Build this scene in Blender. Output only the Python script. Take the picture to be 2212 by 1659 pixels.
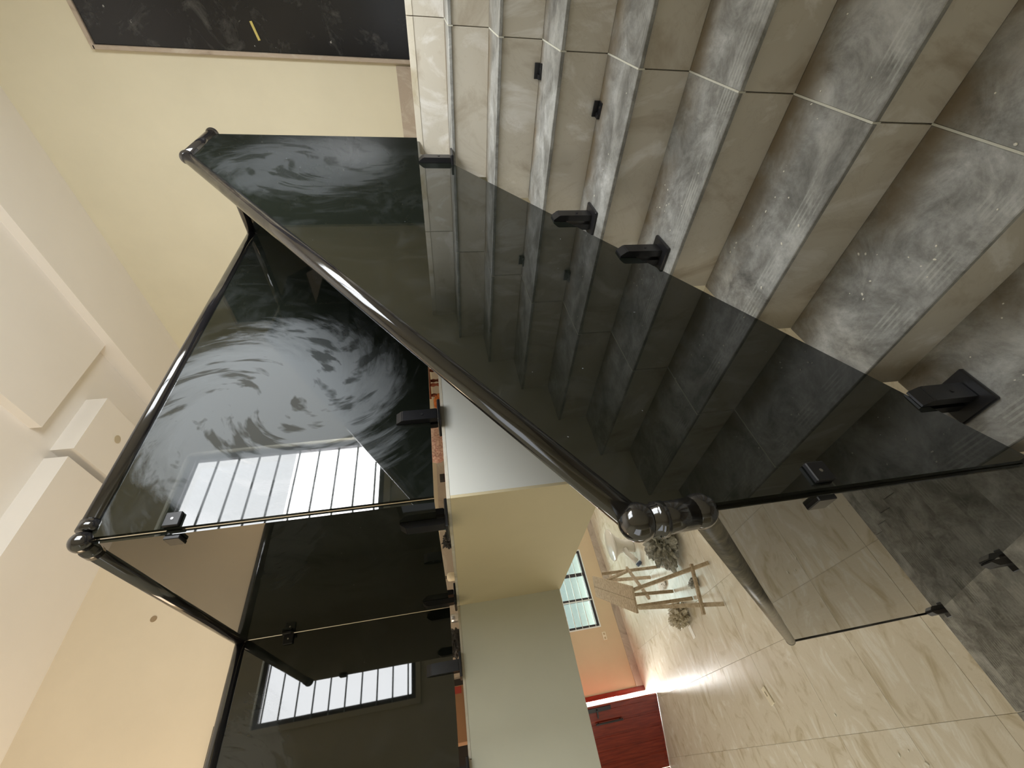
import bpy, bmesh, math, random
from mathutils import Vector, Matrix, noise
random.seed(7)
for o in list(bpy.data.objects): bpy.data.objects.remove(o)
S = bpy.context.scene; COL = S.collection

# ---------------------------------------------------------------- camera
cam = bpy.data.cameras.new('camera'); cam_o = bpy.data.objects.new('camera', cam); COL.objects.link(cam_o)
cam.sensor_width = 36; cam.lens = 887.12/2212*36; cam.clip_start = .02; cam.clip_end = 200
CR = Vector((-0.1695, -0.0635, -0.9835)); CD = Vector((-0.7143, 0.6954, 0.0782)); CF = Vector((0.679, 0.7158, -0.1632))
M = Matrix((( CR.x, -CD.x, -CF.x, -2.5052), (CR.y, -CD.y, -CF.y, -0.7087), (CR.z, -CD.z, -CF.z, -0.0388), (0, 0, 0, 1)))
cam_o.matrix_world = M; S.camera = cam_o
# ---------------------------------------------------------------- world, light, exposure
S.view_settings.view_transform = 'Standard'; S.view_settings.look = 'None'
S.view_settings.exposure = 0.18; S.view_settings.gamma = 1; S.view_settings.use_curve_mapping = False
w = bpy.data.worlds.new('overcast_sky'); S.world = w; w.use_nodes = True
bg = w.node_tree.nodes['Background']; bg.inputs[0].default_value = (.93, .97, 1, 1); bg.inputs[1].default_value = 1.3

def area(name, loc, target, sx, sy, power, col):
    l = bpy.data.lights.new(name, 'AREA'); l.shape = 'RECTANGLE'; l.size = sx; l.size_y = sy; l.energy = power; l.color = col
    o = bpy.data.objects.new(name, l); COL.objects.link(o); o.location = loc
    d = Vector(target)-Vector(loc); o.rotation_euler = d.to_track_quat('-Z', 'Z').to_euler(); return o
LW = 1.0
area('daylight_stair_window', (-1.02, -1.215, 1.24), (-1.02, 1, 1.24), 1.5, 1.48, 62*LW, (.98, .98, 1))
area('added_riser_boost', (-.645, -1.213, .86), (-.645, 1, .86), .70, .70, 42*LW, (1, .99, .98))  # extra lamp added inside the stair window to brighten the top risers
area('added_hall_glow', (-3.7, 2.3, 1.5), (0, 2.3, 1.2), 1.0, 1.6, 26*LW, (1, .76, .50))  # warm lamp added for the orange glow on the hall walls; no window seen
area('daylight_front_window', (.25, 10.1, -.9), (.1, 7.5, -3.4), 1.6, 1.2, 190*LW, (1, .97, .93))
area('daylight_entrance', (-1.9, 9.8, -2.2), (-1.0, 6, -3.4), 1.0, 2.0, 230*LW, (1, .98, .95))
area('added_ground_fill_left', (-5.8, 5.0, -1.8), (0, 4, -3.0), 2.4, 1.4, 48*LW, (1, .96, .86))  # added fill lamp for the near ground floor, at an unseen opening
area('added_ground_fill_right', (4.3, 5.5, -1.9), (0, 6, -3.0), 2.0, 1.4, 65*LW, (1, .96, .9))  # second added ground floor fill, from an unseen opening opposite

# ---------------------------------------------------------------- helpers
def tag(o, label=None, cat=None, group=None, kind=None):
    if label: o['label'] = label
    if cat: o['category'] = cat
    if group: o['group'] = group
    if kind: o['kind'] = kind
    return o
def thing(name, label, cat, loc=(0, 0, 0), group=None):
    o = bpy.data.objects.new(name, None); COL.objects.link(o); o.location = loc; o.empty_display_size = .1
    return tag(o, label, cat, group)
def finish(name, bm, mat, parent=None, smooth=False):
    bmesh.ops.recalc_face_normals(bm, faces=bm.faces)
    me = bpy.data.meshes.new(name); bm.to_mesh(me); bm.free(); me.materials.append(mat)
    if smooth:
        for p in me.polygons: p.use_smooth = True
    o = bpy.data.objects.new(name, me); COL.objects.link(o)
    if parent:
        o.parent = parent; o.matrix_parent_inverse = Matrix.Translation(wloc(parent)).inverted()
    return o
def wloc(o):
    m = Vector((0, 0, 0))
    while o: 
        m += o.location + (o.matrix_parent_inverse.translation if o.parent else Vector((0, 0, 0))); o = o.parent
    return m
def addbox(bm, lo, hi, bev=0, rot=None, about=None):
    r = bmesh.ops.create_cube(bm, size=1); vs = r['verts']
    c = (Vector(lo)+Vector(hi))/2; s = Vector(hi)-Vector(lo)
    for v in vs: v.co = Vector((v.co.x*s.x, v.co.y*s.y, v.co.z*s.z))
    if bev:
        es = list({e for v in vs for e in v.link_edges})
        rr = bmesh.ops.bevel(bm, geom=es, offset=bev, segments=1, affect='EDGES', profile=.5)
        vs = rr['verts'] if False else list({v for f in rr['faces'] for v in f.verts} | {v for v in vs if v.is_valid})
    for v in vs:
        if rot: v.co = rot @ v.co
        v.co += c
    return vs
def box(name, lo, hi, mat, parent=None, bev=0, rot=None):
    """box whose mesh is local to its own centre"""
    bm = bmesh.new(); c = (Vector(lo)+Vector(hi))/2; addbox(bm, Vector(lo)-c, Vector(hi)-c, bev, rot)
    o = finish(name, bm, mat); o.location = c
    if parent: o.parent = parent; o.matrix_parent_inverse = Matrix.Translation(wloc(parent)).inverted()
    return o
def addtube(bm, a, b, r, seg=20, r2=None, caps=True):
    a = Vector(a); b = Vector(b); d = b-a; L = d.length
    m = Matrix.Translation((a+b)/2) @ d.to_track_quat('Z', 'Y').to_matrix().to_4x4()
    return bmesh.ops.create_cone(bm, cap_ends=caps, segments=seg, radius1=r, radius2=r if r2 is None else r2, depth=L, matrix=m)['verts']
def addball(bm, c, r, seg=20):
    return bmesh.ops.create_uvsphere(bm, u_segments=seg, v_segments=seg//2+2, radius=r, matrix=Matrix.Translation(c))['verts']
def addbeam(bm, a, b, w_, h_, up=(0, 0, 1)):
    a = Vector(a); b = Vector(b); d = b-a; z = d.normalized(); x = z.cross(Vector(up)).normalized(); y = z.cross(x)
    vs = bmesh.ops.create_cube(bm, size=1)['verts']
    for v in vs: v.co = (a+b)/2 + x*v.co.x*w_ + y*v.co.y*h_ + z*v.co.z*d.length
    return vs
def prism(bm, poly, axis, t0, t1):
    """poly of 2D points, extruded along axis ('x','y','z') from t0 to t1"""
    def P(p, t):
        return {'x': (t, p[0], p[1]), 'y': (p[0], t, p[1]), 'z': (p[0], p[1], t)}[axis]
    A = [bm.verts.new(P(p, t0)) for p in poly]; B = [bm.verts.new(P(p, t1)) for p in poly]; n = len(poly)
    bm.faces.new(A); bm.faces.new(B[::-1])
    for i in range(n): bm.faces.new((A[i], A[(i+1) % n], B[(i+1) % n], B[i]))
def dup(o, loc=None, parent=None):
    c = o.copy(); COL.objects.link(c)
    if parent is not None: c.parent = parent
    if loc is not None: c.location = loc
    return c

# ---------------------------------------------------------------- materials
def srgb(r, g, b):
    f = lambda c: ((c/255+.055)/1.055)**2.4 if c > 10 else c/255/12.92
    return (f(r), f(g), f(b), 1)
class Mat:
    def __init__(s, name, col=(.5, .5, .5, 1), rough=.5, metal=0, ior=1.5):
        s.m = bpy.data.materials.new(name); s.m.use_nodes = True; s.t = s.m.node_tree; s.n = s.t.nodes
        s.b = s.n['Principled BSDF']; s.b.inputs['Base Color'].default_value = col; s.b.inputs['Roughness'].default_value = rough
        s.b.inputs['Metallic'].default_value = metal; s.b.inputs['IOR'].default_value = ior
        s.tc = s.n.new('ShaderNodeTexCoord'); s.base = None
    def L(s, a, b): s.t.links.new(a, b)
    def noise(s, scale, detail=4, rough=.55, dist=0, vec=None, sc=None):
        n = s.n.new('ShaderNodeTexNoise'); n.inputs['Scale'].default_value = scale; n.inputs['Detail'].default_value = detail
        n.inputs['Roughness'].default_value = rough; n.inputs['Distortion'].default_value = dist
        v = vec or s.base or s.tc.outputs['Object']
        if sc: v = s.map(sc, v)
        s.L(v, n.inputs['Vector']); return n.outputs['Fac']
    def map(s, scale=(1, 1, 1), vec=None, rot=(0, 0, 0), loc=(0, 0, 0)):
        m = s.n.new('ShaderNodeMapping'); m.inputs['Scale'].default_value = scale; m.inputs['Rotation'].default_value = rot; m.inputs['Location'].default_value = loc
        s.L(vec or s.tc.outputs['Object'], m.inputs['Vector']); return m.outputs[0]
    def ramp(s, fac, stops):
        r = s.n.new('ShaderNodeValToRGB'); e = r.color_ramp.elements
        while len(e) < len(stops): e.new(.5)
        for el, (p, c) in zip(e, stops): el.position = p; el.color = c if len(c) == 4 else (*c, 1)
        s.L(fac, r.inputs[0]); return r.outputs[0]
    def mix(s, fac, a, b, mode='MIX'):
        m = s.n.new('ShaderNodeMix'); m.data_type = 'RGBA'; m.blend_type = mode
        for v, i in ((fac, 0), (a, 6), (b, 7)):
            if isinstance(v, (int, float, tuple)): m.inputs[i].default_value = v
            else: s.L(v, m.inputs[i])
        return m.outputs[2]
    def math(s, op, a, b=0.0, c=None):
        m = s.n.new('ShaderNodeMath'); m.operation = op
        for i, v in enumerate((a, b) if c is None else (a, b, c)):
            if isinstance(v, (int, float)): m.inputs[i].default_value = v
            else: s.L(v, m.inputs[i])
        return m.outputs[0]
    def col(s, c): s.L(c, s.b.inputs['Base Color'])
    def rough(s, c): s.L(c, s.b.inputs['Roughness'])
    def bump(s, h, strength=.2, dist=.01):
        b = s.n.new('ShaderNodeBump'); b.inputs['Strength'].default_value = strength; b.inputs['Distance'].default_value = dist
        s.L(h, b.inputs['Height']); s.L(b.outputs[0], s.b.inputs['Normal'])

def paint(name, c, var=.04, r=.75):
    m = Mat(name, c, r); f = m.noise(1.3, 5, .6)
    d = tuple(x*(1-var*2) for x in c[:3])+(1,)
    m.col(m.mix(m.ramp(f, [(.35, (0, 0, 0)), (.7, (1, 1, 1))]), c, d)); m.bump(m.noise(60, 3), .06, .004); return m.m
CREAM = paint('cream_wall_paint', srgb(229, 223, 199))
PEACH = paint('peach_wall_paint', srgb(214, 192, 158))
PEACH2 = paint('pale_peach_wall_paint', srgb(218, 203, 176))
WHITE = paint('white_plaster', srgb(236, 237, 230), .03)
BEAM_WARM_LIT = paint('beam_cream_warm_lit', srgb(226, 212, 174))  # cream beam paint with the weak warm light on this face put into it
BEAM_COOL_LIT = paint('beam_cream_cool_lit', srgb(228, 227, 208))  # same cream paint, tinted for the bluish daylight falling on this face
CEIL = paint('gypsum_ceiling_paint', srgb(243, 238, 230), .02)

def granite():
    m = Mat('grey_granite', rough=.5)
    oi = m.n.new('ShaderNodeObjectInfo'); cb = m.n.new('ShaderNodeCombineXYZ')
    for i_ in range(3): m.L(m.math('MULTIPLY', oi.outputs['Random'], (17.0, 31.0, 7.0)[i_]), cb.inputs[i_])
    ad = m.n.new('ShaderNodeVectorMath'); ad.operation = 'ADD'; m.L(m.tc.outputs['Object'], ad.inputs[0]); m.L(cb.outputs[0], ad.inputs[1]); m.base = ad.outputs[0]
    f = m.noise(7, 8, .7, .6); g = m.noise(55, 4, .7); s_ = m.noise(26, 6, .7, 0, sc=(3, .12, 1))
    c = m.ramp(f, [(.28, srgb(92, 91, 87)), (.45, srgb(140, 139, 134)), (.58, srgb(172, 172, 168)), (.75, srgb(212, 212, 208))])
    c = m.mix(m.ramp(g, [(.45, (0, 0, 0)), (.75, (.35, .35, .35))]), c, srgb(96, 97, 93))
    # pale anti-slip grooves ground in behind the nosing (local x from the nosing edge) with dust in them
    sep = m.n.new('ShaderNodeSeparateXYZ'); at = m.n.new('ShaderNodeAttribute'); at.attribute_name = 'depth'
    x = at.outputs['Fac']
    band = m.math('MULTIPLY', m.math('GREATER_THAN', x, .012), m.math('LESS_THAN', x, .075))
    wv = m.math('GREATER_THAN', m.math('SINE', m.math('MULTIPLY', x, 2*math.pi/.0125)), .35)
    br = m.ramp(m.noise(9, 5, .7, sc=(1, 1, 1)), [(.46, (0, 0, 0)), (.62, (1, 1, 1))])
    gm = m.math('MULTIPLY', m.math('MULTIPLY', band, wv), m.math('MULTIPLY', br, .4))
    c = m.mix(gm, c, srgb(206, 208, 200))
    dust = m.ramp(m.noise(4.2, 9, .74, .5), [(.5, (0, 0, 0)), (.64, (.5, .5, .5))]); c = m.mix(dust, c, srgb(200, 199, 192))
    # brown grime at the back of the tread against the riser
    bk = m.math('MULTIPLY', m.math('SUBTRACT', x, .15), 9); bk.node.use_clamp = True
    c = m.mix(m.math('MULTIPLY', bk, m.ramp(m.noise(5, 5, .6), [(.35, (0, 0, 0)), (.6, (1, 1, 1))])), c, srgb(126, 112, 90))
    sp = m.ramp(m.noise(140, 2, .5), [(.78, (0, 0, 0)), (.8, (1, 1, 1))]); c = m.mix(sp, c, srgb(225, 222, 210))
    m.col(c); m.rough(m.ramp(f, [(0, (.3, .3, .3)), (1, (.6, .6, .6))])); m.bump(m.math('SUBTRACT', g, m.math('MULTIPLY', m.math('MULTIPLY', band, wv), 1.5)), .12, .003)
    return m.m
GRANITE = granite()
def marble(name, base, vein, light, scale=1.0, rough=.3, rot=(0, .5, .6)):
    m = Mat(name, rough=rough)
    oi = m.n.new('ShaderNodeObjectInfo'); off = m.n.new('ShaderNodeVectorMath'); off.operation = 'MULTIPLY_ADD'
    cb = m.n.new('ShaderNodeCombineXYZ'); 
    for i_ in range(3): m.L(m.math('MULTIPLY', oi.outputs['Random'], (17.0, 31.0, 7.0)[i_]), cb.inputs[i_])
    ad = m.n.new('ShaderNodeVectorMath'); ad.operation = 'ADD'; m.L(m.tc.outputs['Object'], ad.inputs[0]); m.L(cb.outputs[0], ad.inputs[1])
    v = m.map((scale, scale*1.0, scale), vec=ad.outputs[0], rot=rot)
    wv = m.n.new('ShaderNodeTexNoise'); mp = m.map((2.0*scale, 3.9*scale, 2.6*scale), vec=ad.outputs[0], rot=rot)
    m.L(mp, wv.inputs['Vector']); wv.inputs['Scale'].default_value = 1; wv.inputs['Detail'].default_value = 7; wv.inputs['Distortion'].default_value = 2.0
    wv.inputs['Roughness'].default_value = .6
    c = m.ramp(wv.outputs['Fac'], [(.3, vein), (.46, base), (.55, base), (.64, light), (.8, base)])
    fine = m.ramp(m.noise(3*scale, 8, .7, 2.5, vec=v), [(.488, (0, 0, 0)), (.5, (.22, .22, .22)), (.512, (0, 0, 0))])
    c = m.mix(fine, c, vein); m.col(c); return m.m
RISER = marble('beige_marble_riser', srgb(212, 205, 190), srgb(180, 168, 148), srgb(234, 230, 222), .8, .3, (.75, 0, 0))
FLOORT = marble('cream_floor_tile', srgb(222, 214, 196), srgb(194, 182, 154), srgb(234, 230, 218), .9, .27, (0, 0, .7))
GROUT = Mat('pale_grout', srgb(190, 178, 150), .9).m
CONC = Mat('rough_cement', srgb(205, 200, 186), .9); CONC.bump(CONC.noise(30, 5), .5, .01); CONC = CONC.m
SKIRT = marble('grey_beige_skirting', srgb(186, 172, 156), srgb(160, 146, 130), srgb(200, 190, 175), 1, .35)

def black_glass(name, centre, rad, amount, seed=0.0, film=srgb(162, 167, 172), plane='xz'):
    """near-black tinted glass: mirror-like, with a wiped film of dust over part of it"""
    m = Mat(name, (.009, .011, .008, 1), .02, 0, 1.9)
    b = m.b
    v = m.map(loc=(-centre[0], -centre[1], -centre[2]))
    ln = m.n.new('ShaderNodeVectorMath'); ln.operation = 'LENGTH'
    sc = m.map((1/rad[0], 1/rad[1], 1/rad[2]), vec=v); m.L(sc, ln.inputs[0])
    # swirled strokes: rotate the coordinates by an angle growing with radius
    ln2 = m.n.new('ShaderNodeVectorMath'); ln2.operation = 'LENGTH'; m.L(v, ln2.inputs[0])
    rt = m.n.new('ShaderNodeVectorRotate'); rt.rotation_type = 'X_AXIS' if plane == 'yz' else 'Y_AXIS'
    m.L(v, rt.inputs['Vector']); m.L(m.math('MULTIPLY', ln2.outputs['Value'], 3.2), rt.inputs['Angle'])
    n1 = m.noise(3.6, 6, .6, .8, vec=m.map((1, 1, 1), vec=rt.outputs[0], loc=(seed, seed*2, 0)))
    n2 = m.noise(16, 6, .65, .8, vec=m.map((1, 1, 1), vec=rt.outputs[0], loc=(seed, 3, seed)))
    fall = m.math('SUBTRACT', 1.0, ln.outputs['Value'])
    a = m.math('ADD', m.math('MULTIPLY', fall, 1.3), m.math('MULTIPLY', m.math('SUBTRACT', n1, .5), 1.3))
    a = m.math('ADD', a, m.math('MULTIPLY', m.math('SUBTRACT', n2, .5), .5))
    mask = m.ramp(a, [(.0, (0, 0, 0)), (.12, (.25, .25, .25)), (.3, (.8, .8, .8)), (.6, (1, 1, 1))])
    st_ = m.noise(7.5, 3, .5, .25, vec=m.map((1, 1, 2.6), vec=rt.outputs[0], loc=(seed*3, 1, 2)))
    mask = m.mix(m.ramp(st_, [(.55, (0, 0, 0)), (.64, (.75, .75, .75))]), mask, (.06, .06, .06, 1))
    faint = m.ramp(m.noise(3.5, 8, .65, 2.2), [(.5, (0, 0, 0)), (.8, (.05, .05, .05))])
    specks = m.ramp(m.noise(90, 2, .5), [(.79, (0, 0, 0)), (.81, (.5, .5, .5))])
    fac = m.math('MAXIMUM', m.math('MULTIPLY', mask, amount), m.math('MAXIMUM', faint, specks)) 
    d = m.n.new('ShaderNodeBsdfDiffuse'); d.inputs[0].default_value = film
    mx = m.n.new('ShaderNodeMixShader'); m.L(fac, mx.inputs[0]); m.L(b.outputs[0], mx.inputs[1]); m.L(d.outputs[0], mx.inputs[2])
    tr = m.n.new('ShaderNodeBsdfTransparent'); tr.inputs[0].default_value = (.55, .6, .5, 1)
    mt = m.n.new('ShaderNodeMixShader'); mt.inputs[0].default_value = .015
    m.L(mx.outputs[0], mt.inputs[1]); m.L(tr.outputs[0], mt.inputs[2]); m.L(mt.outputs[0], m.n['Material Output'].inputs[0])
    return m.m
BLACK = Mat('black_gloss_metal', (.014, .013, .014, 1), .13, 0, 2.1)
BLACK.rough(BLACK.ramp(BLACK.noise(18, 5), [(.3, (.07, .07, .07)), (.7, (.15, .15, .15))])); BLACK = BLACK.m
DUSTY = Mat('dusty_black_metal', (.02, .02, .02, 1), .3)
DUSTY.col(DUSTY.ramp(DUSTY.noise(14, 6, .7, 1), [(.3, (.07, .065, .055, 1)), (.7, srgb(138, 130, 110))])); DUSTY = DUSTY.m
BLACKSAT = Mat('black_satin_metal', (.015, .015, .017, 1), .3); BLACKSAT = BLACKSAT.m
STEEL = Mat('bright_screw', (.6, .6, .6, 1), .25, 1).m
ALU = Mat('dark_aluminium', srgb(70, 66, 70), .4, .3).m
BARW = Mat('white_painted_bar', srgb(232, 236, 232), .4).m
BARD = Mat('grey_painted_bar', srgb(90, 96, 104), .4).m
def clear_pane(name, tint):
    m = Mat(name, tint, .05); tr = m.n.new('ShaderNodeBsdfTransparent'); tr.inputs[0].default_value = tint
    g = m.n.new('ShaderNodeBsdfGlossy'); g.inputs['Roughness'].default_value = .03
    mx = m.n.new('ShaderNodeMixShader'); mx.inputs[0].default_value = .08
    m.L(tr.outputs[0], mx.inputs[1]); m.L(g.outputs[0], mx.inputs[2]); m.L(mx.outputs[0], m.n['Material Output'].inputs[0]); return m.m
PANE = clear_pane('window_pane', (.62, .72, .72, 1)); CLEARPANE = clear_pane('clear_window_pane', (.93, .94, .94, 1))
REDWOOD = Mat('red_varnished_wood', rough=.22)
g = REDWOOD.noise(5, 6, .6, .4, sc=(6, 6, .5)); REDWOOD.col(REDWOOD.ramp(g, [(.3, srgb(96, 24, 12)), (.55, srgb(128, 40, 22)), (.8, srgb(150, 58, 36))])); REDWOOD = REDWOOD.m
def wood(name, a, b, sc=(2, 2, 20)):
    m = Mat(name, rough=.75); m.col(m.ramp(m.noise(6, 6, .6, .5, sc=sc), [(.3, a), (.7, b)])); m.bump(m.noise(40, 4), .2, .004); return m.m
RAWWOOD = wood('dusty_raw_timber', srgb(160, 138, 110), srgb(208, 192, 164), (4, 4, 4))
DARKDOOR = Mat('black_door_lacquer', (.012, .012, .014, 1), .22)
c = DARKDOOR.ramp(DARKDOOR.noise(4, 9, .72, 1.2), [(.55, (.010, .010, .012, 1)), (.72, (.07, .07, .068, 1))])
c = DARKDOOR.mix(DARKDOOR.ramp(DARKDOOR.noise(22, 3, .5), [(.74, (0, 0, 0)), (.77, (1, 1, 1))]), c, (.4, .4, .38, 1)); DARKDOOR.col(c); DARKDOOR = DARKDOOR.m
def plain(name, c, r=.5, metal=0): return Mat(name, c, r, metal).m
YELLOW = plain('yellow_tape', srgb(205, 190, 110), .6)
CERAMIC = plain('white_ceramic', srgb(232, 228, 218), .15)
PVC = plain('white_plastic_pipe', srgb(228, 222, 212), .35)
BLUERUB = plain('blue_grey_rubber', srgb(70, 84, 108), .5)
OFFW = plain('off_white_plastic', srgb(238, 228, 204), .35)
BROWNW = plain('reddish_brown_wood', srgb(120, 56, 30), .45)
ORANGE = plain('orange_paper', srgb(196, 112, 50), .6)
CARD = Mat('brown_cardboard', srgb(168, 128, 96), .85); CARD = CARD.m
TEAL = plain('teal_plastic', srgb(60, 140, 150), .3)
DARKP = plain('dark_plastic', srgb(38, 38, 40), .4)
REDP = plain('red_print', srgb(180, 70, 60), .6)
PINK = Mat('pink_patterned_cloth', rough=.9); PINK.col(PINK.ramp(PINK.noise(14, 4, .5, 2), [(.42, srgb(226, 190, 178)), (.5, srgb(190, 140, 130)), (.58, srgb(230, 198, 186))])); PINK = PINK.m
def film_mat(name, a, b):
    m = Mat(name, rough=.22, ior=1.5); m.col(m.ramp(m.noise(9, 6, .7, 1), [(.35, a), (.65, b)])); m.bump(m.noise(16, 5, .7, 1), .8, .03); return m.m
GREYBAG = film_mat('crumpled_grey_plastic', srgb(104, 104, 92), srgb(196, 194, 180))
CLEARBAG = film_mat('dusty_clear_plastic', srgb(176, 164, 136), srgb(214, 204, 180))
WHITECARD = plain('white_card', srgb(246, 242, 232), .5)
SILVER = plain('silver_can', (.55, .55, .56, 1), .3, .8)
STONE = plain('far_white_yard', srgb(240, 238, 230), .9)

# ---------------------------------------------------------------- levels
H = .17; D = .2677; ZG = -3.4; FY = 8.93; XE = 1.5; YR = -1.15; ZC = 2.82; XB = -3.35; YH = 2.92
DY = .229; Y0 = -.09

# ================================================================ setting: upper storey
def st(name, lo, hi, mat): return tag(box(name, lo, hi, mat), kind='structure')
wall_end = st('wall_end', (XE, YR-.2, -3.4), (XE+.2, YH+.2, 3.3), CREAM)
st('wall_hall', (XB-1.3, YH, -.2), (XE, YH+.2, 3.3), PEACH2)
def wall_with_hole(name, lo, hi, axis, hx, hz, mat):
    """wall box with a rectangular opening; axis is the wall's running axis index"""
    bm = bmesh.new(); lo = Vector(lo); hi = Vector(hi)
    def seg(a0, a1, z0, z1):
        l = lo.copy(); h_ = hi.copy(); l[axis] = a0; h_[axis] = a1; l.z = z0; h_.z = z1; addbox(bm, l, h_)
    seg(lo[axis], hx[0], lo.z, hi.z); seg(hx[1], hi[axis], lo.z, hi.z); seg(hx[0], hx[1], lo.z, hz[0]); seg(hx[0], hx[1], hz[1], hi.z)
    return tag(finish(name, bm, mat), kind='structure')
wall_with_hole('wall_stair', (XB, YR-.2, -3.6), (XE+.2, YR, 3.3), 0, (-1.80, -.25), (.48, 2.0), CREAM)
wall_with_hole('wall_back', (XB-.2, YR-.2, -3.6), (XB, 1.66, 3.3), 1, (-.55, .35), (-1.53, .55), CREAM)   # with a doorway at the quarter landing
wall_with_hole('wall_hall_side', (XB-1.3, 1.46, -.2), (XB-1.2, YH, 3.3), 1, (1.75, 2.75), (.4, 2.2), PEACH)
# slab (carries the hall and the landing)
bm = bmesh.new()
addbox(bm, (-1.82, .53, -.2), (XE, YH, -.03)); addbox(bm, (XB-1.2, 1.66, -.2), (-1.82, YH, -.03)); addbox(bm, (.02, YR, -.2), (XE, .53, -.03))
tag(finish('floor_upper_slab', bm, CONC), kind='structure')
# upper floor tiles
upper = thing('upper_floor_tiling', 'cream marble tiles laid on the upper hall floor up to the balustrade', 'floor tiles', (0, 0, -.03))
upper['kind'] = 'structure'; del upper['category']; upper.name = 'floor'
def tiles(parent, x0, x1, y0, y1, z, t, mat, step=.6, ox=0, oy=0, gap=.003, name='tile', clip=None):
    cache = {}
    i = math.floor((x0-ox)/step)
    while ox+i*step < x1-1e-6:
        a0 = max(x0, ox+i*step); a1 = min(x1, ox+(i+1)*step); j = math.floor((y0-oy)/step)
        while oy+j*step < y1-1e-6:
            b0 = max(y0, oy+j*step); b1 = min(y1, oy+(j+1)*step)
            if a1-a0 > .02 and b1-b0 > .02 and not (clip and clip((a0+a1)/2, (b0+b1)/2)):
                k = (round(a1-a0, 3), round(b1-b0, 3))
                c = ((a0+a1)/2, (b0+b1)/2, z+t/2+random.uniform(-.0003, .0003))
                if k in cache:
                    o = cache[k].copy(); COL.objects.link(o); o.location = c
                else:
                    o = box(name, (a0+gap/2, b0+gap/2, z), (a1-gap/2, b1-gap/2, z+t), mat, parent, .0008); o.location = c; cache[k] = o
            j += 1
        i += 1
tiles(upper, -1.83, XE, .52, YH, -.03, .012, FLOORT, ox=-1.83, oy=.52)
tiles(upper, XB-1.2, -1.83, 1.65, YH, -.03, .012, FLOORT, ox=-1.83, oy=1.65)
tiles(upper, .0, XE, YR, .52, -.03, .03, FLOORT, ox=0, oy=.09)
# edge beams below the slab: one white face, two cream faces with warm and cool light in their colour
bmx = bmesh.new(); addbox(bmx, (-1.818, .522, -.57), (XE, .66, -.0305)); tag(finish('trim_1', bmx, WHITE), kind='structure')
bmx = bmesh.new(); addbox(bmx, (-1.828, .5225, -.575), (-1.70, 1.66, -.0305)); tag(finish('trim_2', bmx, BEAM_WARM_LIT), kind='structure')
bmx = bmesh.new(); addbox(bmx, (XB, 1.652, -.57), (-1.8275, 1.80, -.0305)); tag(finish('trim_3', bmx, BEAM_COOL_LIT), kind='structure')
# skirting on end wall
st('baseboard_end', (XE-.014, -.10, 0), (XE, YH, .13), SKIRT)
st('baseboard_hall', (XB, YH-.012, -.018), (XE-.014, YH, .10), SKIRT)
# ceiling: high plane + dropped gypsum bands
ceil = tag(box('ceiling', (XB-1.3, YR-.2, ZC+.16), (XE+.2, YH+.2, ZC+.3), CEIL), kind='structure')
def cpanel(x0, x1, y0, y1, zb): return box('ceiling_panel', (x0, y0, zb), (x1, y1, ZC+.165), CEIL, ceil)
cpanel(.84, XE, YR, YH, ZC)                  # border along the end wall
cpanel(-.09, .84, YR, 1.90, ZC+.08)          # middle level
cpanel(-.125, .40, 2.13, YH, ZC)             # small dropped block
cpanel(XB-1.2, -.20, 2.13, YH, ZC)           # long dropped block by the hall wall
bm = bmesh.new(); addtube(bm, (.184, 2.43, ZC-.004), (.184, 2.43, ZC+.03), .035, 24)
o = finish('lamp_socket_cover', bm, plain('socket_grey', srgb(196, 184, 160), .7), ceil)
bm = bmesh.new(); addtube(bm, (-1.207, YH-.004, 2.257), (-1.207, YH+.03, 2.257), .022, 20)
o = finish('conduit_hole', bm, plain('hole_brown', srgb(150, 128, 98), .9)); o.parent = bpy.data.objects['wall_hall']; o.matrix_parent_inverse = Matrix.Translation(o.parent.location).inverted()
# dark doorway in the hall wall (its reflection fills the side glass)
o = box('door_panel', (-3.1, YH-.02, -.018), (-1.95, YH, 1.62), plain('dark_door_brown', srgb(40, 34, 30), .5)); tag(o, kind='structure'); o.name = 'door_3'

# black door on the landing
ddoor = thing('door_1', 'black lacquered door with plaster specks at the head of the stairs', 'door', (XE, -.64, 0))
box('door_leaf', (XE-.035, YR+.02, .012), (XE-.002, -.145, 2.085), DARKDOOR, ddoor, .004)
fr = box('door_frame', (XE-.05, -.145, .0), (XE-.001, -.118, 2.10), SKIRT, ddoor, .004)
box('door_frame', (XE-.05, YR, 2.085), (XE-.001, -.118, 2.112), SKIRT, ddoor, .004)
tp = box('tape_strip', (-.003, -.052, -.008), (.003, .052, .008), YELLOW, None); tp.location = (XE-.039, -.262, 1.052); tp.rotation_euler = (math.radians(-12), 0, 0)
tp.parent = ddoor; tp.matrix_parent_inverse = Matrix.Translation(ddoor.location).inverted()
ddoor['kind'] = 'structure'; del ddoor['category']

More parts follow.
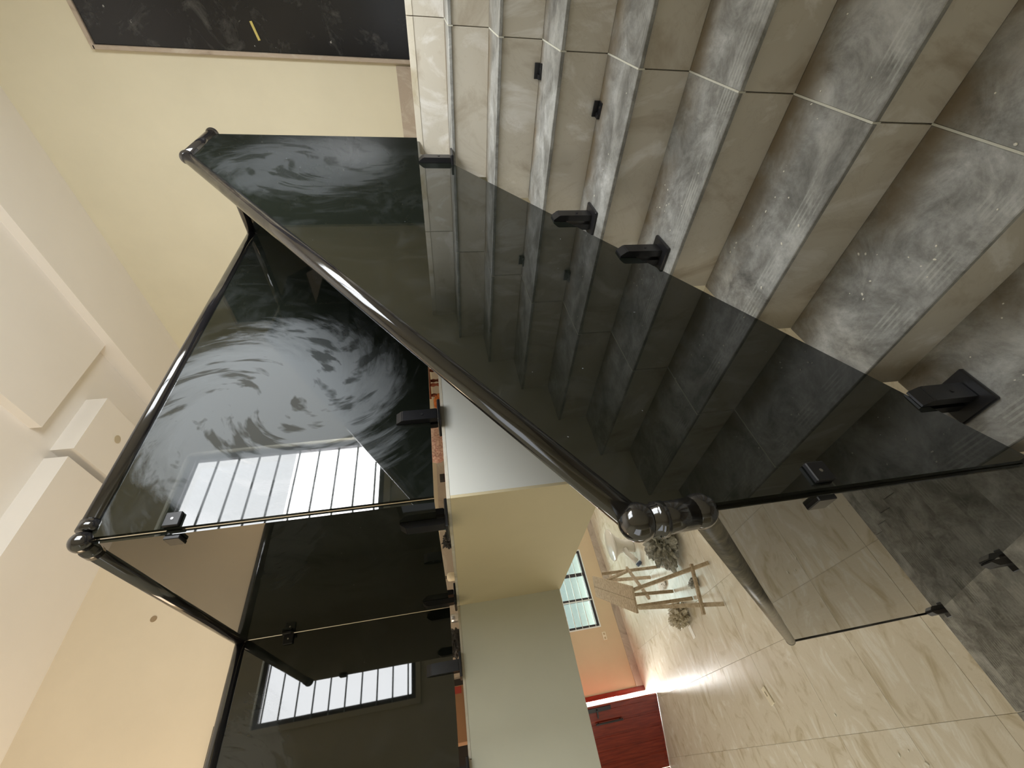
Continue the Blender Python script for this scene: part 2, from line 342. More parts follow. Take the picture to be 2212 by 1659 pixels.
# barred windows
def window(name, axis, a0, a1, z0, z1, p, inward, bars, nb, barmat, framemat, mullions):
    """axis 0: runs along x at y=p ; inward = sign of the room side"""
    root = thing(name, 'x', 'x'); del root['category']; root['kind'] = 'structure'
    root['label'] = {'window_1': 'wide window with horizontal bars over the stairs, seen mirrored in the black glass',
                     'window_2': 'ground floor sliding window behind white horizontal security bars'}[name]
    root.location = ((a0+a1)/2, p, z0)
    def B(n, u0, u1, w0, w1, t0, t1, m, par=root): return box(n, (u0, p+min(t0*inward, t1*inward), w0), (u1, p+max(t0*inward, t1*inward), w1), m, par)
    f = .045
    B('frame', a0, a1, z0, z0+f, -.055, -.02, framemat); B('frame', a0, a1, z1-f, z1, -.055, -.02, framemat)
    B('frame', a0, a0+f, z0+f, z1-f, -.055, -.02, framemat); B('frame', a1-f, a1, z0+f, z1-f, -.055, -.02, framemat)
    xs = [a0+f]+[m_ for m_ in mullions]+[a1-f]
    for m_ in mullions: B('mullion', m_-.035, m_+.035, z0+f, z1-f, -.05, -.025, framemat)
    for i in range(len(xs)-1): B('pane', xs[i]+.0, xs[i+1], z0+f, z1-f, -.04, -.036, CLEARPANE if name == 'window_1' else PANE)
    for i in range(nb):
        z = z0+(i+.5)*(z1-z0)/nb
        bm = bmesh.new(); addtube(bm, (a0, p-.009*inward, z), (a1, p-.009*inward, z), .008, 8)
        finish('security_bar', bm, barmat, root, True)
    for m_ in bars: B('bar_upright', m_-.012, m_+.012, z0, z1, -.018, -.012, barmat)
    return root
window('window_1', 0, -1.80, -.25, .48, 2.0, YR, 1, [-1.03], 10, BARD, ALU, [-1.03])
window('window_2', 0, -.575, 1.02, -2.875, -1.55, FY, -1, [-.05], 9, BARW, ALU, [-.03, .50])
t4 = thing('trim_4', 'x', 'x', (-1.0, YR, .48)); del t4['category']; t4['kind'] = 'structure'; t4['label'] = 'cream plaster surround of the stair window'
for (a, b, c, d) in ((-1.85, -.20, .43, .478), (-1.85, -.20, 2.002, 2.05), (-1.85, -1.802, .478, 2.002), (-.248, -.20, .478, 2.002)): box('surround_strip', (a, YR, c), (b, YR+.03, d), CREAM, t4)

# ================================================================ staircase
stair = thing('staircase', 'dusty grey granite staircase with beige marble risers climbing past the black glass', 'staircase', (-1.2, -.5, -1.5))
def tread(x0, x1, y0, y1, ztop, nose, axis='x', name='tread', t=.014):
    """granite slab; vertex attribute 'depth' = distance behind the nosing edge"""
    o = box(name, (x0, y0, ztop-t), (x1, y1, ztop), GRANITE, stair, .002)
    at = o.data.attributes.new('depth', 'FLOAT', 'POINT')
    for i, v in enumerate(o.data.vertices):
        wc = v.co+o.location; at.data[i].value = (wc.x-nose) if axis == 'x' else (nose-wc.y)
    return o
YJ = -.51; YS = .085
for k in range(1, 9):
    zt = -k*H; xn = -k*D; xb = -(k-1)*D+.006
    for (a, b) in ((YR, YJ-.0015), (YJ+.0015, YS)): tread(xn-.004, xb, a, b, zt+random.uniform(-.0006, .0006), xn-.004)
    box('joint_filler', (xn-.003, YJ-.0022, zt-.02), (xb, YJ+.0022, zt+.0008), plain('white_grout', srgb(214, 212, 198), .9) if k == 1 else bpy.data.materials['white_grout'], stair)
for k in range(1, 10):
    z0 = -k*H; z1 = -(k-1)*H-.014; xf = -(k-1)*D+.004
    if k == 1: z1 = -.001
    for (a, b) in ((YR, YJ-.0015), (YJ+.0015, YS-.004)):
        box('riser', (xf, a, z0), (xf+.012, b, z1), RISER, stair, .001)
# quarter landing (tread 9), two rows of slabs
for (a, b) in ((XB+.002, -2.75), (-2.747, -8*D+.006)):
    for (c0, c1) in ((YR, YJ-.0015), (YJ+.0015, Y0)): tread(a, b, c0, c1, -9*H, Y0, 'y')
# lower flight
XS = -2.12; XL = XB+.002; XM = -2.75
for k in range(10, 20):
    zt = -k*H; yn = Y0+(k-9)*DY; yb = yn-DY-.006
    for (a, b) in ((XL, XM-.0015), (XM+.0015, XS)): tread(a, b, yb, yn+.004, zt, yn+.004, 'y')
for k in range(10, 21):
    z0 = -k*H; z1 = -(k-1)*H-.014; yf = Y0+(k-10)*DY
    for (a, b) in ((XL, XM-.0015), (XM+.0015, XS-.003)): box('riser', (a, yf-.014, z0), (b, yf-.002, z1), RISER, stair, .001)
# concrete cores
bm = bmesh.new(); poly = []
for k in range(1, 10):
    poly += [(-(k-1)*D+.016, -(k-1)*H-.022-.001*(k > 0)), (-(k-1)*D+.016, -k*H-.022)]
poly[0] = (.016, -.032)
poly = [(.02, -.2)]+poly[:]+[(-8*D+.016, -9*H-.022), (-8*D-.02, -9*H-.022), (-8*D-.02, -9*H-.17), (-8*D+.10, -9*H-.17), (.02, -.30)]
clean = [poly[1]]
for p_ in poly[2:]:
    if (Vector(p_)-Vector(clean[-1])).length > 1e-4: clean.append(p_)
prism(bm, clean, 'y', YR, YS-.008); finish('upper_flight_core', bm, CONC, stair)
bm = bmesh.new(); addbox(bm, (XB+.002, YR, -9*H-.17), (-8*D-.018, Y0-.016, -9*H-.023)); 
finish('landing_core', bm, CONC, stair)
bm = bmesh.new(); poly = []
for k in range(10, 21):
    yy = Y0+(k-10)*DY-.015
    poly += [(yy, -(k-1)*H-.023), (yy, -k*H-.023 if k < 20 else ZG)]
poly += [(Y0+9*DY-.3, ZG), (Y0-.016, -9*H-.19)]
prism(bm, poly, 'x', XL, XS-.006); finish('lower_flight_core', bm, CONC, stair)

# ================================================================ balustrades
RR = .0255
def rail(name, a, b, parent, mat=BLACK, r=RR):
    bm = bmesh.new(); addtube(bm, a, b, r, 24, caps=True); return finish(name, bm, mat, parent, False if False else True)
def elbow(c, parent, r=.031, mat=BLACK):
    bm = bmesh.new(); addball(bm, c, r, 24); return finish('elbow', bm, mat, parent, True)
def collar(a, d, parent, r=.0285, l=.03, mat=BLACK):
    a = Vector(a); d = Vector(d).normalized(); bm = bmesh.new(); addtube(bm, a, a+d*l, r, 24); return finish('collar', bm, mat, parent, True)
def spigot(x, y, z, parent, along='x', h=.165, slot=.014):
    """base plate, square post with chamfered head split by the glass slot, set screws"""
    root = bpy.data.objects.new('spigot', None); COL.objects.link(root); root.empty_display_size = .05
    root.parent = parent; root.matrix_parent_inverse = Matrix.Translation(wloc(parent)).inverted(); root.location = (x, y, z)
    rz = Matrix.Rotation(0 if along == 'x' else math.pi/2, 3, 'Z')
    bm = bmesh.new(); addbox(bm, (-.052, -.052, 0), (.052, .052, .012), .003); 
    def place(bm, nm, mat):
        for v in bm.verts: v.co = rz @ v.co
        me_o = finish(nm, bm, mat); me_o.parent = root; return me_o
    place(bm, 'base_plate', BLACKSAT)
    for s in (-1, 1):
        bm = bmesh.new(); y0, y1 = slot/2, .030; w_ = .0235
        prof = [(y0, .012), (y1, .012), (y1, h-.022), (y0+.006, h), (y0, h)]
        prism(bm, [(s*a, b) for a, b in prof], 'x', -w_, w_)
        es = [e for e in bm.edges if abs(e.verts[0].co.x-e.verts[1].co.x) > .01]
        bmesh.ops.bevel(bm, geom=[e for e in es if abs(e.verts[0].co.y) > .02], offset=.003, segments=2, affect='EDGES')
        place(bm, 'post', BLACKSAT)
    bm = bmesh.new(); addtube(bm, (0, -.032, h*.42), (0, -.029, h*.42), .005, 10); place(bm, 'set_screw', DARKP)
    return root
def slab_quad(name, pts, axis, c, t, mat, parent):
    bm = bmesh.new(); prism(bm, pts, axis, c-t/2, c+t/2); return finish(name, bm, mat, parent)
TG = .012
# --- upper flight
G1 = black_glass('black_tinted_glass_flight', (-.32, 0, .48), (.45, 1, .42), .085, 1.3)
b1 = thing('stair_balustrade', 'long sloping black glass balustrade with round black handrail along the upper flight', 'balustrade', (-1.1, 0, -.7))
slab_quad('glass_panel', [(.066, -.010), (-.20, -.012), (-.306, -.145), (-2.197, -1.325), (-2.197, -.375), (-.262, 1.00), (.066, 1.00)], 'y', 0, TG, G1, b1)
rail('handrail', (-.267, 0, 1.02), (-2.205, 0, -.365), b1)
rail('handrail', (-.267, 0, 1.02), (.080, 0, 1.02), b1)
elbow((-.267, 0, 1.02), b1, .030); elbow((.080, 0, 1.02), b1, .030)
elbow((-2.212, -.004, -.370), b1, .036)
rail('drop_tube', (-2.212, -.002, -.39), (-2.208, 0, -.485), b1, r=.030)
collar((-2.211, 0, -.405), (0, 0, -1), b1, .0335, .018)
elbow((-2.206, 0, -.500), b1, .034)
for (x, z) in ((-.305, -.17), (-.955, -.68), (-1.246, -.85), (-2.005, -1.36)): spigot(x, 0, z, b1)
# --- lower flight
G2 = black_glass('black_tinted_glass_lower', (-2.2, 1.0, -2.0), (1, .9, .9), .05, 4.1, plane='yz')
b2 = thing('lower_balustrade', 'black glass balustrade with dust covered handrail down the lower flight', 'balustrade', (-2.2, 1.0, -2.4))
slab_quad('glass_panel', [(.010, -.50), (2.145, -2.07), (2.165, -3.215), (.010, -1.56)], 'x', -2.2, TG, G2, b2)
rail('handrail', (-2.2, .0, -.50), (-2.2, 2.148, -2.055), b2, DUSTY)
collar((-2.2, 2.150, -2.056), (0, .81, -.586), b2, .027, .012, BLACK)
box('edge_channel', (-2.212, 2.148, -3.19), (-2.188, 2.168, -2.09), BLACK, b2, .002)
for (y, z) in ((.92, -2.38), (2.10, -3.23)): spigot(-2.2, y, z, b2, 'y')
def clamp(p, d1, d2, parent):
    """small two-sided glass corner clamp"""
    p = Vector(p); bm = bmesh.new(); s = .030
    for d in (d1, d2):
        d = Vector(d); n = Vector((0, 1, 0)) if abs(d.x) > .5 else Vector((1, 0, 0))
        for sg in (-1, 1):
            c = p+d*.032+n*sg*.0125; e = Vector((.022 if abs(d.x) > .5 else .006, .022 if abs(d.y) > .5 else .006, .022))
            addbox(bm, c-e, c+e, .002)
    o = finish('corner_clamp', bm, BLACKSAT, parent)
    bm = bmesh.new(); c = p+Vector(d1)*.032; n = Vector((0, 1, 0)) if abs(Vector(d1).x) > .5 else Vector((1, 0, 0))
    addtube(bm, c-n*.020, c-n*.018, .004, 8); q = finish('clamp_screw', bm, STEEL); q.parent = o
    return o
clamp((-2.197, 0, -.79), (1, 0, 0), (0, 1, 0), b1)
# --- gallery
b3 = thing('gallery_balustrade', 'black glass balustrade standing on the upper floor edge around the stairwell', 'balustrade', (-1.0, 1.0, 0))
Z0, Z1, ZR = .022, 1.0, 1.02
G3 = black_glass('black_tinted_glass_gallery_dusty', (-1.33, .53, .62), (.54, 1, .50), .36, 2.2)
G4 = black_glass('black_tinted_glass_gallery_side', (-1.82, 1.0, .6), (1, .5, .5), .02, 5.0, plane='yz')
G5 = black_glass('black_tinted_glass_gallery_far', (-2.5, 1.66, .9), (.5, 1, .25), .12, 7.7)
slab_quad('glass_panel', [(.085, Z0), (-1.812, Z0), (-1.812, Z1), (.085, Z1)], 'y', .53, TG, G3, b3)
slab_quad('glass_panel', [(.538, Z0), (1.652, Z0), (1.652, Z1), (.538, Z1)], 'x', -1.82, TG, G4, b3)
slab_quad('glass_panel', [(-1.828, Z0), (-3.33, Z0), (-3.33, Z1), (-1.828, Z1)], 'y', 1.66, TG, G5, b3)
slab_quad('glass_panel', [(.012, Z0), (.522, Z0), (.522, Z1), (.012, Z1)], 'x', .080, TG, G4, b3)
P4 = [(.08, 0.034, ZR), (.08, .53, ZR), (-1.80, .53, ZR), (-1.82, 1.66, ZR), (-3.33, 1.66, ZR)]
rail('handrail', P4[0], P4[1], b3); rail('handrail', P4[1], (-1.785, .53, ZR), b3); rail('handrail', (-1.82, .55, ZR), P4[3], b3); rail('handrail', P4[3], P4[4], b3)
elbow((.08, .53, ZR), b3, .030); elbow((-1.82, .53, ZR), b3, .030); elbow((-1.82, 1.66, ZR), b3, .030)
collar((-1.79, .53, ZR), (1, 0, 0), b3, .028, .03); collar((-1.82, .565, ZR), (0, 1, 0), b3, .028, .03)
for (x, y, al) in ((-.35, .53, 'x'), (-1.478, .53, 'x'), (-1.82, .675, 'y'), (-1.82, 1.53, 'y'), (-2.09, 1.66, 'x'), (-2.47, 1.66, 'x'), (-3.1, 1.66, 'x')): spigot(x, y, -.018, b3, al)
clamp((-1.82, .53, .79), (1, 0, 0), (0, 1, 0), b3); clamp((-1.82, 1.66, .80), (-1, 0, 0), (0, -1, 0), b3)

# ================================================================ ground floor
gf = thing('floor_ground', 'x', 'x'); del gf['category']; gf['kind'] = 'structure'; gf['label'] = 'ground floor of large veined cream marble tiles'; gf.location = (0, 4, ZG)
box('bed', (-6, YR, ZG-.15), (4.5, FY+.2, ZG-.011), GROUT, gf)
tiles(gf, -6, 4.5, YR, FY, ZG-.012, .012, FLOORT, step=.8, ox=-1.965, oy=4.90, name='floor_tile', gap=.002)
wall_front = None
bm = bmesh.new()
def fseg(a0, a1, z0, z1): addbox(bm, (a0, FY, z0), (a1, FY+.2, z1))
fseg(-6.2, -2.88, ZG, -.2); fseg(-2.88, -1.70, -1.22, -.2); fseg(-1.70, -.575, ZG, -.2); fseg(-.575, 1.02, ZG, -2.875); fseg(-.575, 1.02, -1.55, -.2); fseg(1.02, 4.7, ZG, -.2)
tag(finish('wall_front', bm, PEACH), kind='structure')
wall_with_hole('wall_ground_left', (-6.2, YR-.2, ZG), (-6, FY, -.2), 1, (3.8, 6.2), (-2.5, -1.1), CREAM)
wall_with_hole('wall_ground_right', (4.5, YR-.2, ZG), (4.7, FY, -.2), 1, (4.5, 6.5), (-2.6, -1.2), CREAM)
st('wall_ground_rear', (-6.2, YR-.2, ZG), (XB-.2, YR, -.2), CREAM); st('wall_ground_rear_east', (XE+.2, YR-.2, ZG), (4.7, YR, -.2), CREAM)
st('ceiling_ground', (-6.2, YH+.2, -.22), (4.7, FY+.2, -.05), CEIL)
st('ceiling_ground_west', (-6.2, YR, -.22), (XB-1.2, YH+.2, -.05), CEIL)
st('ceiling_ground_east', (XE+.2, YR, -.22), (4.7, YH+.2, -.05), CEIL)
st('baseboard_front', (-1.70, FY-.014, ZG), (4.5, FY, ZG+.145), SKIRT)
st('yard', (-14, FY+.2, ZG-.2), (14, FY+16, ZG-.02), STONE)
# white light-surround of the ground window
wr = thing('trim_5', 'x', 'x', (0.2, FY, -2.8)); del wr['category']; wr['kind'] = 'structure'; wr['label'] = 'white painted reveal around the ground floor window'
for (a, b, c, d) in ((-.60, 1.045, -2.90, -2.875), (1.02, 1.045, -2.875, -1.55), (-.60, -.575, -2.875, -1.55)):
    box('reveal_strip', (a, FY-.006, c), (b, FY+.02, d), BARW, wr)

# entrance door, ajar
ed = thing('door_2', 'x', 'x', (-2.86, FY, ZG)); del ed['category']; ed['kind'] = 'structure'; ed['label'] = 'red varnished wooden entrance door standing ajar with daylight in the gap'
box('door_frame', (-1.78, FY-.03, ZG), (-1.70, FY+.12, -1.22), REDWOOD, ed, .006)
box('door_frame', (-2.96, FY-.03, ZG), (-2.88, FY+.12, -1.22), REDWOOD, ed, .006)
box('door_frame', (-2.96, FY-.03, -1.30), (-1.70, FY+.12, -1.22), REDWOOD, ed, .006)
ang = math.atan2(8.3745-8.90, -1.8937+2.86)
leaf = bpy.data.objects.new('door_leaf', None)
bm = bmesh.new(); Lf = 1.10; addbox(bm, (0, -.022, .008), (Lf, .022, 2.10), .003)
for i in range(5):   # raised vertical boards
    addbox(bm, (.06+i*.2, -.028, .06), (.06+i*.2+.17, .028, 2.04), .004)
leaf = finish('door_leaf', bm, REDWOOD); leaf.location = (0, -.03, 0); leaf.rotation_euler = (0, 0, ang); leaf.parent = ed
for nm, (u0, u1, z0, z1), t in (('pull_handle', (.84, .865, .72, 1.22), .075), ('lock_plate', (1.02, 1.085, .90, 1.45), .034)):
    bm = bmesh.new()
    if nm == 'pull_handle':
        addbox(bm, (u0, -t, z0), (u1, -t+.018, z1), .004)
        for zz in (z0+.04, z1-.06): addbox(bm, (u0, -t+.017, zz), (u1, -.027, zz+.02))
    else:
        addbox(bm, (u0, -t, z0), (u1, -.027, z1), .003); addbox(bm, (u0-.08, -t-.03, z0+.25), (u0+.04, -t-.015, z0+.275)); addbox(bm, (u0+.01, -t-.016, z0+.25), (u0+.035, -t+.002, z0+.275))
    h_ = finish(nm, bm, BLACKSAT); h_.parent = leaf
# wall socket
sk = thing('wall_socket', 'cream double wall socket under the barred ground floor window', 'socket', (-.775, FY, -2.915))
box('socket_plate', (-.85, FY-.012, -2.955), (-.70, FY-.0005, -2.875), OFFW, sk, .003)
for xx in (-.812, -.738): box('socket_insert', (xx-.02, FY-.015, -2.935), (xx+.02, FY-.0118, -2.897), plain('socket_tan', srgb(196, 176, 140), .5) if xx < -.8 else bpy.data.materials['socket_tan'], sk)

# ================================================================ things on the ground floor
# trestle
tr = thing('trestle_platform', 'dusty timber trestle platform on splayed legs in front of the entrance', 'trestle', (-.7, 5.9, ZG))
zt = -2.45
A = Vector((-.33, 7.05, zt)); B_ = Vector((-1.05, 5.40, zt))
d = (B_-A).normalized(); n_ = Vector((-d.y, d.x, 0))
def plank(off0, off1, a, b, nm='platform_board'):
    bm = bmesh.new(); P = [a+n_*off0, b+n_*off0, b+n_*off1, a+n_*off1]
    vs = [bm.verts.new(p) for p in P]+[bm.verts.new(p+Vector((0, 0, .03))) for p in P]
    for f in ((0, 1, 2, 3), (7, 6, 5, 4), (0, 4, 5, 1), (1, 5, 6, 2), (2, 6, 7, 3), (3, 7, 4, 0)): bm.faces.new([vs[i] for i in f])
    return finish(nm, bm, RAWWOOD, tr)
plank(-.17, -.005, A, B_); plank(.0, .17, A, B_)
def stick(nm, a, b, w_=.045, h_=.035):
    bm = bmesh.new(); addbeam(bm, a, b, w_, h_); return finish(nm, bm, RAWWOOD, tr)
FL = {'F1': Vector((-1.394, 4.903, ZG+.015)), 'F2': Vector((-.906, 4.797, ZG+.015)), 'F3': Vector((-1.104, 5.641, ZG+.015)), 'F4': Vector((-.846, 6.148, ZG+.015)),
      'F5': Vector((-.42, 6.25, ZG+.015)), 'F6': Vector((-.42, 6.75, ZG+.015))}
topn = [B_+n_*.13, B_-n_*.13]; topf = [A+n_*.13-Vector((0, 0, 0)), A-n_*.13]
stick('leg', topn[0]+d*-.03 if False else B_+Vector((-.10, .02, 0)), FL['F1']); stick('leg', B_+Vector((.12, -.02, 0)), FL['F2'])
stick('leg', B_+Vector((-.06, .12, 0)), FL['F3']); stick('leg', B_+Vector((.16, .35, 0)), FL['F4'])
stick('leg', A+Vector((.02, -.55, 0)), FL['F5']); stick('leg', A+Vector((.0, -.25, 0)), FL['F6'])
def lerp(a, b, t): return a+(b-a)*t
stick('rung', lerp(B_+Vector((-.10, .02, 0)), FL['F1'], .72)+Vector((-.12, -.02, 0)), lerp(B_+Vector((.12, -.02, 0)), FL['F2'], .80)+Vector((.06, 0, 0)))
stick('rung', lerp(A+Vector((.02, -.55, 0)), FL['F5'], .45)+Vector((.05, 0, 0)), lerp(B_+Vector((.16, .35, 0)), FL['F4'], .42)+Vector((-.08, -.05, 0)))
stick('brace', A+Vector((-.15, -.75, 0)), lerp(A+Vector((.02, -.55, 0)), FL['F5'], .45))

# toilet bowl, seen from behind/above
tl = thing('toilet_bowl', 'white ceramic toilet bowl with outlet pipe standing on the tiles near the front wall', 'toilet', (.25, 7.0, ZG))
def loft(name, rings, mat, parent, seg=24, cap=True, smooth=True):
    """rings: (cx, cy, z, rx, ry)"""
    bm = bmesh.new(); R = []
    for (cx, cy, z, rx, ry) in rings: R.append([bm.verts.new((cx+rx*math.cos(2*math.pi*i/seg), cy+ry*math.sin(2*math.pi*i/seg), z)) for i in range(seg)])
    for a, b in zip(R, R[1:]):
        for i in range(seg): bm.faces.new((a[i], a[(i+1) % seg], b[(i+1) % seg], b[i]))
    if cap: bm.faces.new(R[0][::-1]); bm.faces.new(R[-1])
    return finish(name, bm, mat, parent, smooth)
cx, cy = .30, 7.05
loft('bowl', [(cx, cy, ZG, .15, .12), (cx, cy, ZG+.03, .145, .115), (cx, cy, ZG+.15, .11, .10), (cx+.02, cy, ZG+.27, .15, .13), (cx+.05, cy, ZG+.36, .23, .18), (cx+.05, cy, ZG+.38, .235, .185)], CERAMIC, tl)
loft('rim', [(cx+.05, cy, ZG+.382, .235, .185), (cx+.05, cy, ZG+.40, .30, .24), (cx+.05, cy, ZG+.43, .30, .24), (cx+.05, cy, ZG+.435, .29, .23)], CERAMIC, tl)
bm = bmesh.new(); pts = [Vector((cx-.08, cy-.05, ZG+.20)), Vector((cx-.18, cy-.07, ZG+.18)), Vector((cx-.28, cy-.09, ZG+.12)), Vector((cx-.36, cy-.10, ZG+.07))]
rings = []
for i, p_ in enumerate(pts):
    dd = (pts[min(i+1, len(pts)-1)]-pts[max(i-1, 0)]).normalized(); xx = dd.cross(Vector((0, 1, 0))).normalized(); yy = dd.cross(xx)
    rings.append([bm.verts.new(p_+xx*.05*math.cos(2*math.pi*j/18)+yy*.05*math.sin(2*math.pi*j/18)) for j in range(18)])
for ra, rb in zip(rings, rings[1:]):
    for j in range(18): bm.faces.new((ra[j], ra[(j+1) % 18], rb[(j+1) % 18], rb[j]))
bm.faces.new(rings[-1])
finish('outlet_pipe', bm, CERAMIC, tl, True)
bm = bmesh.new(); addtube(bm, pts[-1]+Vector((-.02, -.003, -.012)), pts[-1]+Vector((-.065, -.01, -.035)), .056, 18); finish('rubber_seal', bm, BLUERUB, tl, True)

def crumple(name, c, rad, mat, label, cat, amp=.35, fr=3.0, seed=0, sub=5, squash=.0):
    bm = bmesh.new(); bmesh.ops.create_icosphere(bm, subdivisions=sub, radius=1)
    for v in bm.verts:
        n = v.co.normalized(); k = 1+amp*(noise.turbulence(n*fr+Vector((seed, seed, seed)), 3, True)-.55)
        v.co = Vector((n.x*rad[0]*k, n.y*rad[1]*k, n.z*rad[2]*k))
        if v.co.z < -rad[2]*.7: v.co.z = -rad[2]*.7
    o = finish(name, bm, mat, None, False); o.location = (c[0], c[1], c[2]+rad[2]*.7); tag(o, label, cat); return o
crumple('plastic_sheet', (-.26, 5.60, ZG), (.40, .36, .24), GREYBAG, 'crumpled dark grey plastic sheet heaped beyond the trestle by the elbow joint', 'plastic sheet', .75, 2.2, 3)
crumple('plastic_bag', (-1.20, 6.10, ZG), (.17, .22, .14), CLEARBAG, 'crumpled beige see-through bag on the tiles beside the trestle legs', 'bag', .6, 2.6, 9)
crumple('dust_sack', (-.98, 5.36, ZG), (.07, .13, .06), GREYBAG, 'small grey rag lying on the tiles under the trestle', 'rag', .8, 2.6, 14, 4)
crumple('torn_wrapper', (-.66, 6.42, ZG), (.07, .17, .03), WHITECARD, 'torn white wrapper on the tiles between the trestle legs', 'wrapper', .9, 3.1, 21, 4)
def flat(name, c, sx, sy, t, rz, mat, label, cat, group=None, tilt=(0, 0)):
    bm = bmesh.new(); addbox(bm, (-sx/2, -sy/2, 0), (sx/2, sy/2, t), min(.002, t*.3)); o = finish(name, bm, mat); o.location = c; o.rotation_euler = (tilt[0], tilt[1], rz); return tag(o, label, cat, group)
flat('white_card', (-1.44, 6.10, ZG), .17, .09, .004, math.radians(185), WHITECARD, 'small blank white card lying on the tiles beside the beige bag', 'card')
o = flat('blank_switch_plate', (-2.36, 4.93, ZG), .17, .085, .014, math.radians(196), OFFW, 'cream switch plate with a slot lying alone on the ground floor tiles', 'switch plate')
s1 = box('slot', (-.045, -.008, .0138), (.005, .008, .0146), plain('slot_grey', srgb(150, 138, 112), .6)); s1.parent = o
# plaster crumbs on the floor / stairs
def crumb(p, r, label, group, mat):
    bm = bmesh.new(); bmesh.ops.create_icosphere(bm, subdivisions=1, radius=r)
    for v in bm.verts: v.co = Vector((v.co.x*random.uniform(.8, 1.7), v.co.y*random.uniform(.6, 1.2), v.co.z*.5))
    o = finish('plaster_crumb', bm, mat); o.location = (p[0], p[1], p[2]+r*.35); o.rotation_euler = (0, 0, random.uniform(0, 6)); return tag(o, label, 'crumb', group)
CH = plain('plaster_chip', srgb(238, 234, 220), .9)
def crumbs(name, pts, label):
    bm = bmesh.new()
    for (x, y, z, r_) in pts:
        vs = bmesh.ops.create_icosphere(bm, subdivisions=1, radius=r_)['verts']; a_ = random.uniform(.8, 1.8)
        rot = Matrix.Rotation(random.uniform(0, 6), 3, 'Z')
        for v in vs: v.co = rot @ Vector((v.co.x*a_, v.co.y*.9, v.co.z*.5)) + Vector((x, y, z+r_*.4))
    tag(finish(name, bm, CH), label, 'crumbs', None, 'stuff')
crumbs('plaster_crumbs', [(-2.62, 4.0, ZG, .012), (-2.92, 3.52, ZG, .012), (-2.5, 4.1, ZG, .009), (-2.98, 3.3, ZG, .012), (-2.9, 3.4, ZG, .008)], 'white plaster crumbs scattered on the ground floor tiles')
pts = []
for i in range(60):
    k = random.choice([4, 5, 6, 6, 7, 7, 8, 8, 8]); pts.append((-(k-1)*D-random.uniform(.03, D-.03), random.choice([random.uniform(-.7, -.07), random.uniform(-.3, -.05)]), -k*H, random.uniform(.0015, .0035)))
crumbs('plaster_crumbs', pts, 'white plaster crumbs scattered on the grey granite treads')
# the two black clips on the treads
def clip(c, rz, label):
    bm = bmesh.new(); addbox(bm, (-.014, -.026, 0), (.014, .026, .005), .001); addbox(bm, (.009, -.026, .004), (.014, .026, .024), .001); addbox(bm, (-.014, .010, .004), (.009, .026, .012), .001)
    o = finish('glass_clip', bm, BLACKSAT); o.location = c; o.rotation_euler = (0, 0, rz); tag(o, label, 'clip')
    bm = bmesh.new(); addtube(bm, (-.002, -.008, .005), (-.002, -.008, .0075), .004, 8); q = finish('screw', bm, STEEL); q.parent = o
    return o
clip((-.553, -.415, -3*H), .05, 'small black metal clip against the riser on the higher grey tread'); clip((-.822, -.350, -4*H), -.12, 'small black metal clip against the riser one tread lower, nearer the glass')
# white cement corners where nosings meet the glass
for k in (2, 3, 4, 5, 6, 7):
    bm = bmesh.new(); addbox(bm, (-.022, -.012, -.012), (.02, .008, .010), .004); 
    o = finish('cement_fillet', bm, CONC, None); o.parent = stair; o.matrix_parent_inverse = Matrix.Translation(stair.location).inverted(); o.location = (-(k-1)*D+.006, YS+.004, -(k-1)*H-.012)

# ================================================================ odds and ends on the hall floor, seen under the gallery glass
ZH = -.018
def jar(name, c, prof, mat, label, cat, lid=None, liditem=None):
    t_ = thing(name, label, cat, c); loft('body', [(c[0], c[1], c[2]+z, r, r) for z, r in prof], mat, t_, 18)
    if lid: loft('cap', [(c[0], c[1], c[2]+z, r, r) for z, r in lid], liditem, t_, 14)
    return t_
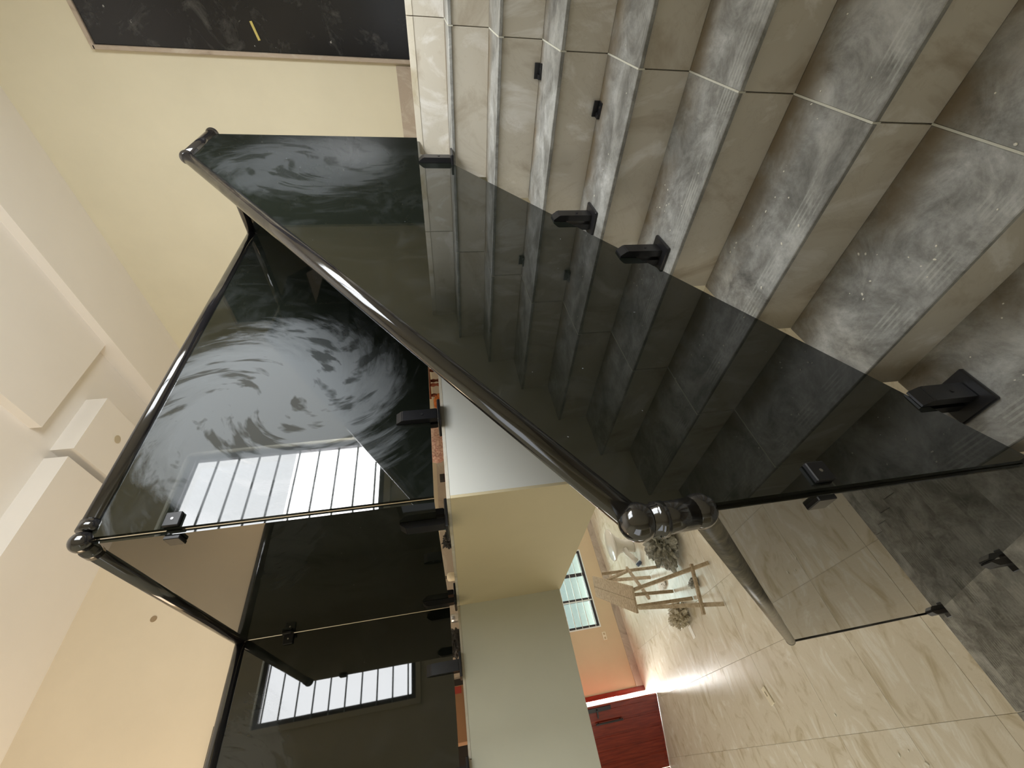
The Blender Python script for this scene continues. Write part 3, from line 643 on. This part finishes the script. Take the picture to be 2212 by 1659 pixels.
# wooden stool wreck
stl = thing('wooden_stool', 'low reddish brown turned wooden stool seen under the gallery glass', 'stool', (.66, 2.5, ZH))
box('seat', (.52, 2.40, ZH+.12), (.80, 2.62, ZH+.15), BROWNW, stl, .004)
for (xx, yy) in ((.55, 2.43), (.77, 2.43), (.55, 2.59), (.77, 2.59)):
    loft('leg', [(xx, yy, ZH, .012, .012), (xx, yy, ZH+.03, .02, .02), (xx, yy, ZH+.06, .012, .012), (xx, yy, ZH+.09, .022, .022), (xx, yy, ZH+.12, .014, .014)], BROWNW, stl, 12)
crumple('orange_rag', (.40, 2.55, ZH), (.09, .07, .06), ORANGE, 'crumpled orange rag on the hall floor beside the low stool', 'rag', .6, 3, 5, 4)
crumple('patterned_cushion', (-.12, 2.55, ZH), (.22, .10, .12), PINK, 'pale pink patterned cushion on the hall floor seen under the gallery glass', 'cushion', .15, 1.6, 2, 4)
t_ = thing('red_toy_block', 'small dark block on a red base on the hall floor near the corner spigot', 'box', (-.50, 2.55, ZH))
box('base', (-.55, 2.51, ZH), (-.44, 2.60, ZH+.035), REDP, t_, .003); box('block', (-.53, 2.53, ZH+.035), (-.47, 2.58, ZH+.08), DARKP, t_, .003)
jar('teal_bottle', (-.98, 2.5, ZH), [(0, .03), (.05, .032), (.07, .028), (.085, .012)], TEAL, 'small teal plastic bottle on the hall floor behind the corner glass', 'bottle', [(.085, .013), (.10, .013)], DARKP)
crumple('black_rag', (-1.10, 2.5, ZH), (.07, .05, .05), DARKP, 'crumpled black rag on the hall floor beside the teal bottle', 'rag', .8, 3, 8, 4)
jar('white_bottle', (-1.38, 2.5, ZH), [(0, .03), (.05, .031), (.062, .026), (.07, .012)], OFFW, 'small white bottle with black cap on the hall floor', 'bottle', [(.07, .011), (.085, .011)], DARKP)
jar('tin_can', (-1.66, 2.5, ZH), [(0, .028), (.055, .028), (.06, .02)], SILVER, 'small silver tin on the hall floor by the far corner spigot', 'tin')
crumple('black_shoe_bag', (-1.80, 2.55, ZH), (.09, .06, .06), DARKP, 'black bag slumped on the hall floor against the skirting', 'bag', .4, 2, 11, 4)
bx = thing('cardboard_box', 'brown cardboard box with red print on the hall floor behind the far glass', 'box', (-2.2, 2.5, ZH))
box('carton', (-2.33, 2.40, ZH), (-2.06, 2.64, ZH+.16), CARD, bx, .003); box('flap', (-2.33, 2.385, ZH+.155), (-2.06, 2.40, ZH+.165), CARD, bx)
box('print_band', (-2.10, 2.398, ZH+.02), (-2.065, 2.3995, ZH+.14), REDP, bx)
